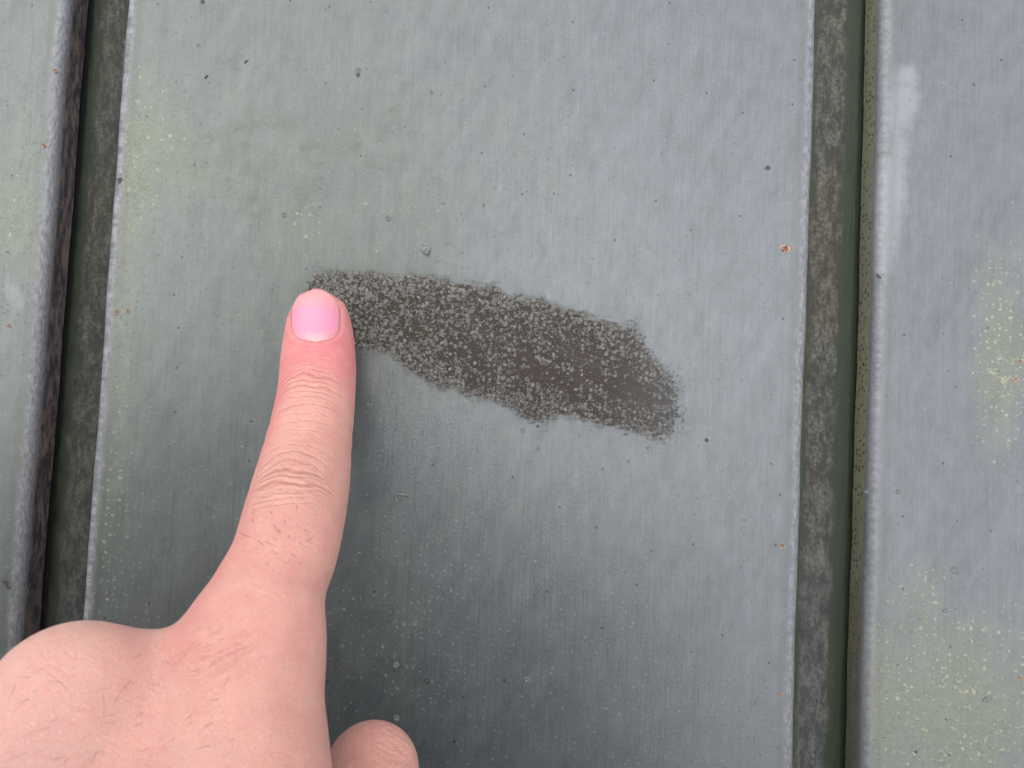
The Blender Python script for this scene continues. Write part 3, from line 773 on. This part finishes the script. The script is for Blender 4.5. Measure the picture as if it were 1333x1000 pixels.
for j in range(NTt + 1):
    t = j / NTt
    wdt = (1 - max(0, (.42 - t) / .42) ** 2.9) ** (1 / 2.3) if t < .42 else 1
    top = max(0, (t - .55) / .45)
    wdt = max(wdt, .05) * (1 - .12 * top ** 2)
    for i in range(NS + 1):
        s = -1 + 2 * i / NS
        px = NC + 1.0 * (1 - t) + s * wdt * NHW; py = NBOT - t * (NBOT - NTOP) + 21 * top ** 1.3 * abs(s) ** 2.3
        nvv.append(trace(px, max(py, NTOP + 1.0))); nss.append(s); ntt.append(t)
nvv = np.array(nvv)
for _ in range(12): nvv = nvv - grad(nvv) * sdf_c(nvv)[:, None]                 # keep every corner on the fingertip
gn = grad(nvv)
ns_, nt_ = np.array(nss), np.array(ntt)
lift = .30 * (1 - np.abs(ns_) ** 3) * np.clip(nt_ * 6, 0, 1) - .12
fe = np.clip((nt_ - .93) / .07, 0, 1)
axis = INDEX[0][0] - INDEX[0][2]; axis = axis / np.linalg.norm(axis)
topv = nvv + gn * lift[:, None] + (axis * .15 + np.array([0, -.08, 0])) * fe[:, None]
botv = topv - gn * .38
idx = np.arange(len(topv)).reshape(NTt + 1, NS + 1); NB = len(topv)
ff = [tuple(q) for q in np.stack([idx[:-1, :-1], idx[:-1, 1:], idx[1:, 1:], idx[1:, :-1]], -1).reshape(-1, 4)]
fb = [tuple(x + NB for x in q[::-1]) for q in ff]
bd = list(idx[0, :]) + list(idx[1:, -1]) + list(idx[-1, -2::-1]) + list(idx[-2:0:-1, 0])
fs = [(bd[(k + 1) % len(bd)], bd[k], bd[k] + NB, bd[(k + 1) % len(bd)] + NB) for k in range(len(bd))]
nme = mesh('fingernail', np.concatenate([topv, botv]) * .001, ff + fb + fs)
bmn = bmesh.new(); bmn.from_mesh(nme); bmesh.ops.recalc_face_normals(bmn, faces=bmn.faces); bmn.to_mesh(nme); bmn.free()
set_attr(nme, 'ns', nss + nss); set_attr(nme, 'nt', ntt + ntt)
link('fingernail', nme, nail_mat(), hand)

# hairs on the finger and the back of the hand
M_HAIR = flat_mat('hair', (0.035, 0.022, 0.018), (0.07, 0.042, 0.03), 1.0, .5, .00001)
hvx, hfx = [], []
def hair(px, py, dx, dy, bend, r0):
    pts = []
    for k in range(5):
        t = k / 4; q = trace(px + dx * t - dy * bend * t * (1 - t), py + dy * t + dx * bend * t * (1 - t))
        g_ = grad(q[None])[0]; pts.append(q + g_ * (.02 + .35 * t))
    b0 = len(hvx)
    for k, q in enumerate(pts):
        t = pts[min(k + 1, 4)] - pts[max(k - 1, 0)]; t = t / np.linalg.norm(t); a = np.cross(t, [0, 1.0, .1]); a /= np.linalg.norm(a); b = np.cross(t, a); r = r0 * (1 - .8 * k / 4)
        for m in range(3):
            an = 2.094 * m; hvx.append(q + (a * math.cos(an) + b * math.sin(an)) * r)
    for k in range(4):
        for m in range(3): hfx.append((b0 + 3 * k + m, b0 + 3 * k + (m + 1) % 3, b0 + 3 * k + 3 + (m + 1) % 3, b0 + 3 * k + 3 + m))
rr = random.Random(11)
for px, py, dx, dy in ((330, 665, 2, 9), (328, 676, 5, 8), (354, 665, 1, 8), (371, 678, -1, 9), (386, 658, 1, 16), (356, 683, 7, 14), (362, 690, 4, 8), (345, 705, 14, 9), (312, 694, 24, 10), (336, 704, 12, 10),
                       (355, 700, 5, 8), (369, 711, 2, 4), (377, 698, -4, 3), (390, 706, 5, 7), (357, 720, 5, 3), (381, 722, 4, 8), (378, 729, -2, 3), (389, 734, 6, -1), (400, 704, 8, -4), (396, 690, 6, 6), (350, 734, -6, 2), (370, 733, 3, 2)):
    hair(px, py, dx, dy, rr.uniform(-.25, .25), .036)
for i in range(34):
    px, py = rr.uniform(8, 180), rr.uniform(862, 990)
    if py < 872 and px < 30: continue
    a = math.radians(rr.gauss(148, 22)); L = rr.uniform(10, 46)
    hair(px, py, math.cos(a) * L, math.sin(a) * L, rr.uniform(-.3, .3), rr.uniform(.012, .024))
for i in range(14):
    px, py = rr.uniform(180, 330), rr.uniform(830, 985); a = math.radians(rr.gauss(215, 18)); L = rr.uniform(8, 26)
    hair(px, py, math.cos(a) * L, -math.sin(a) * L, rr.uniform(-.3, .3), rr.uniform(.018, .028))
ho = link('hair', mesh('hair', np.array(hvx) * .001, hfx), M_HAIR, hand); ho['kind'] = 'stuff'

# upright frame of the person, who stands at the eave behind the camera
BX, BY = -115.0, -505.0
HC = np.array([BX + 18, BY + 12, 70.0]); HL = np.array([-132.0, -480.0, 125.0])
UPV = np.array([0, -math.sin(TILT), math.cos(TILT)]); FWV = np.array([0, math.cos(TILT), math.sin(TILT)])
def to_body(p):
    q = p - HL; return np.stack([q[:, 0] + HC[0], q @ FWV + HC[1], q @ UPV + HC[2]], 1)
def from_body(b):
    d = np.asarray(b, float) - HC; return HL + np.array([d[0], 0, 0]) + d[1] * FWV + d[2] * UPV

# dark sleeve where the forearm leaves, widened out of view to darken the wall
def sleeve_mat():
    n = NT('dark_cloth'); mm = n.vscale(n.pos(), (1000, 1000, 1000)); f = n.noise(mm, .9, 4, .6)
    n.set(Base_Color=n.mix(f, (.02, .022, .028), (.045, .048, .056)), Roughness=.9, Normal=n.bump(n.noise(mm, .05, 4, .6), .006)); return n.m
fa = FORE2 - FORE; fa /= np.linalg.norm(fa)
elbow = FORE + fa * 215; shoulder = from_body((BX - 165, BY, -215))
path, radii = [], []
for dist, q in ((16, 31), (14, 33), (15, 37), (24, 40), (60, 43), (110, 48), (160, 53), (195, 56)): path.append(FORE + fa * dist); radii.append(q)
for t in (.12, .25, .45, .7, .95, 1.0, 1.01): path.append(elbow + (shoulder - elbow) * t); radii.append({.12: 59, .25: 60, .45: 64, .7: 70, .95: 72, 1.0: 45}.get(t, 2))
sv, sf = [], []; m = 40
for i, c in enumerate(path):
    t = path[min(i + 1, len(path) - 1)] - path[max(i - 1, 0)]
    if i < 3: t = fa
    t = t / np.linalg.norm(t); u_ = np.cross(t, [1.0, 0, 0]); u_ /= np.linalg.norm(u_); w_ = np.cross(t, u_)
    for k in range(m):
        a = 2 * math.pi * k / m; q = radii[i] * (1 + .03 * math.sin(3 * a + i) + .02 * math.sin(7 * a + i * 1.7)); sv.append(c + (u_ * math.cos(a) + w_ * math.sin(a)) * q)
for i in range(len(path) - 1):
    for k in range(m): sf.append((i * m + k, i * m + (k + 1) % m, (i + 1) * m + (k + 1) % m, (i + 1) * m + k))
link('sleeve', mesh('sleeve', np.array(sv) * .001, sf), sleeve_mat(), hand)

# unseen rest of the person behind the camera, added to darken the wall
def on_person(name, field, lo, hi, step, mat):
    v, f = surface_nets(np.array(lo, float), np.array(hi, float), step, field)          # in the upright frame
    v = np.array([from_body(x) for x in v])
    o = link(name, mesh(name, v * .001, f), mat, hand); m_ = o.modifiers.new('smooth', 'SUBSURF'); m_.levels = m_.render_levels = 1
    return o
V3 = lambda *a: np.array(a, float)
def f_jacket(p):
    q = p.copy(); q[:, 1] = (q[:, 1] - BY) * 1.35 + BY
    d = rc(q, V3(BX, BY, -300), V3(BX, BY + 10, -720), 168, 172)
    d = smin(d, rc(q, V3(BX - 165, BY, -215), V3(BX + 165, BY, -215), 70, 70), 90)
    d = smin(d, rc(p, V3(BX, BY - 5, -190), V3(BX, BY + 5, -120), 82, 70), 50)                 # collar
    d = smin(d, chain(p, [V3(BX + 170, BY, -225), V3(BX + 225, BY - 15, -470), V3(BX + 165, BY + 85, -660)], [68, 60, 52], 20), 25)
    d = np.maximum(d, -(rc(p, V3(BX, BY, -150), V3(BX, BY + 8, -20), 58, 60)))
    return np.maximum(d, -800 - p[:, 2]) + 2.0 * np.sin(p[:, 2] / 17 + np.sin(p[:, 0] / 40) * 2)
def f_head(p):
    q = p - HC; q[:, 0] *= 1.14
    d = np.linalg.norm(q * [1, .9, .86], axis=1) - 78
    d = smin(d, rc(q, V3(0, 30, -40), V3(0, 52, -92), 46, 24), 40)
    d = smin(d, rc(q, V3(0, 84, 4), V3(0, 100, -36), 6, 10), 14)                               # nose
    d = smin(d, rc(q, V3(-34, 74, 14), V3(34, 74, 14), 9, 9), 16)                              # brow
    for sx in (-1, 1):
        d = -smin(-d, np.linalg.norm(q - [34 * sx, 92, -2], axis=1) - 13, 12)                  # eye sockets
        d = smin(d, np.linalg.norm(q - [31 * sx, 70, -3], axis=1) - 13, 3)
        d = smin(d, rc(q, V3(80 * sx, 2, 8), V3(77 * sx, 2, -32), 13, 9), 8)                   # ears
    d = smin(d, rc(q, V3(-17, 76, -63), V3(17, 76, -63), 6, 6), 7); d = smin(d, rc(q, V3(-14, 73, -74), V3(14, 73, -74), 7, 7), 7)
    return smin(d, rc(p, V3(BX + 8, BY, 0), V3(BX, BY, -190), 54, 56), 25)
def f_hair(p):
    q = p - HC; q[:, 0] *= 1.12
    d = np.linalg.norm(q * [1, .88, .84], axis=1) - 86 + 1.5 * np.sin(p[:, 0] / 5 + p[:, 2] / 9)
    return np.maximum(d, (q[:, 1] * .8 - q[:, 2] * .75 - 22))
def f_legs(p):
    d = np.minimum(rc(p, V3(BX - 85, BY, -780), V3(BX - 95, BY + 5, -1420), 92, 62), rc(p, V3(BX + 85, BY, -780), V3(BX + 95, BY + 5, -1420), 92, 62))
    d = smin(d, rc(p, V3(BX - 70, BY, -760), V3(BX + 70, BY, -760), 112, 112), 40)
    for sx in (-95, 95): d = smin(d, rc(p, V3(BX + sx, BY - 20, -1455), V3(BX + sx, BY + 130, -1465), 44, 34), 15)
    return d
M_CLOTH = bpy.data.materials['dark_cloth']
on_person('jacket', f_jacket, (-500, -700, -830), (210, -300, -60), 14, M_CLOTH)
on_person('head', f_head, (-230, -640, -200), (50, -340, 190), 8, flat_mat('plain_skin', (.52, .28, .25), (.58, .32, .29), .1, .5, .00003))
on_person('hair', f_hair, (-230, -640, -60), (50, -340, 210), 8, M_HAIR)
on_person('trousers', f_legs, (-340, -660, -1510), (110, -330, -620), 16, M_CLOTH)
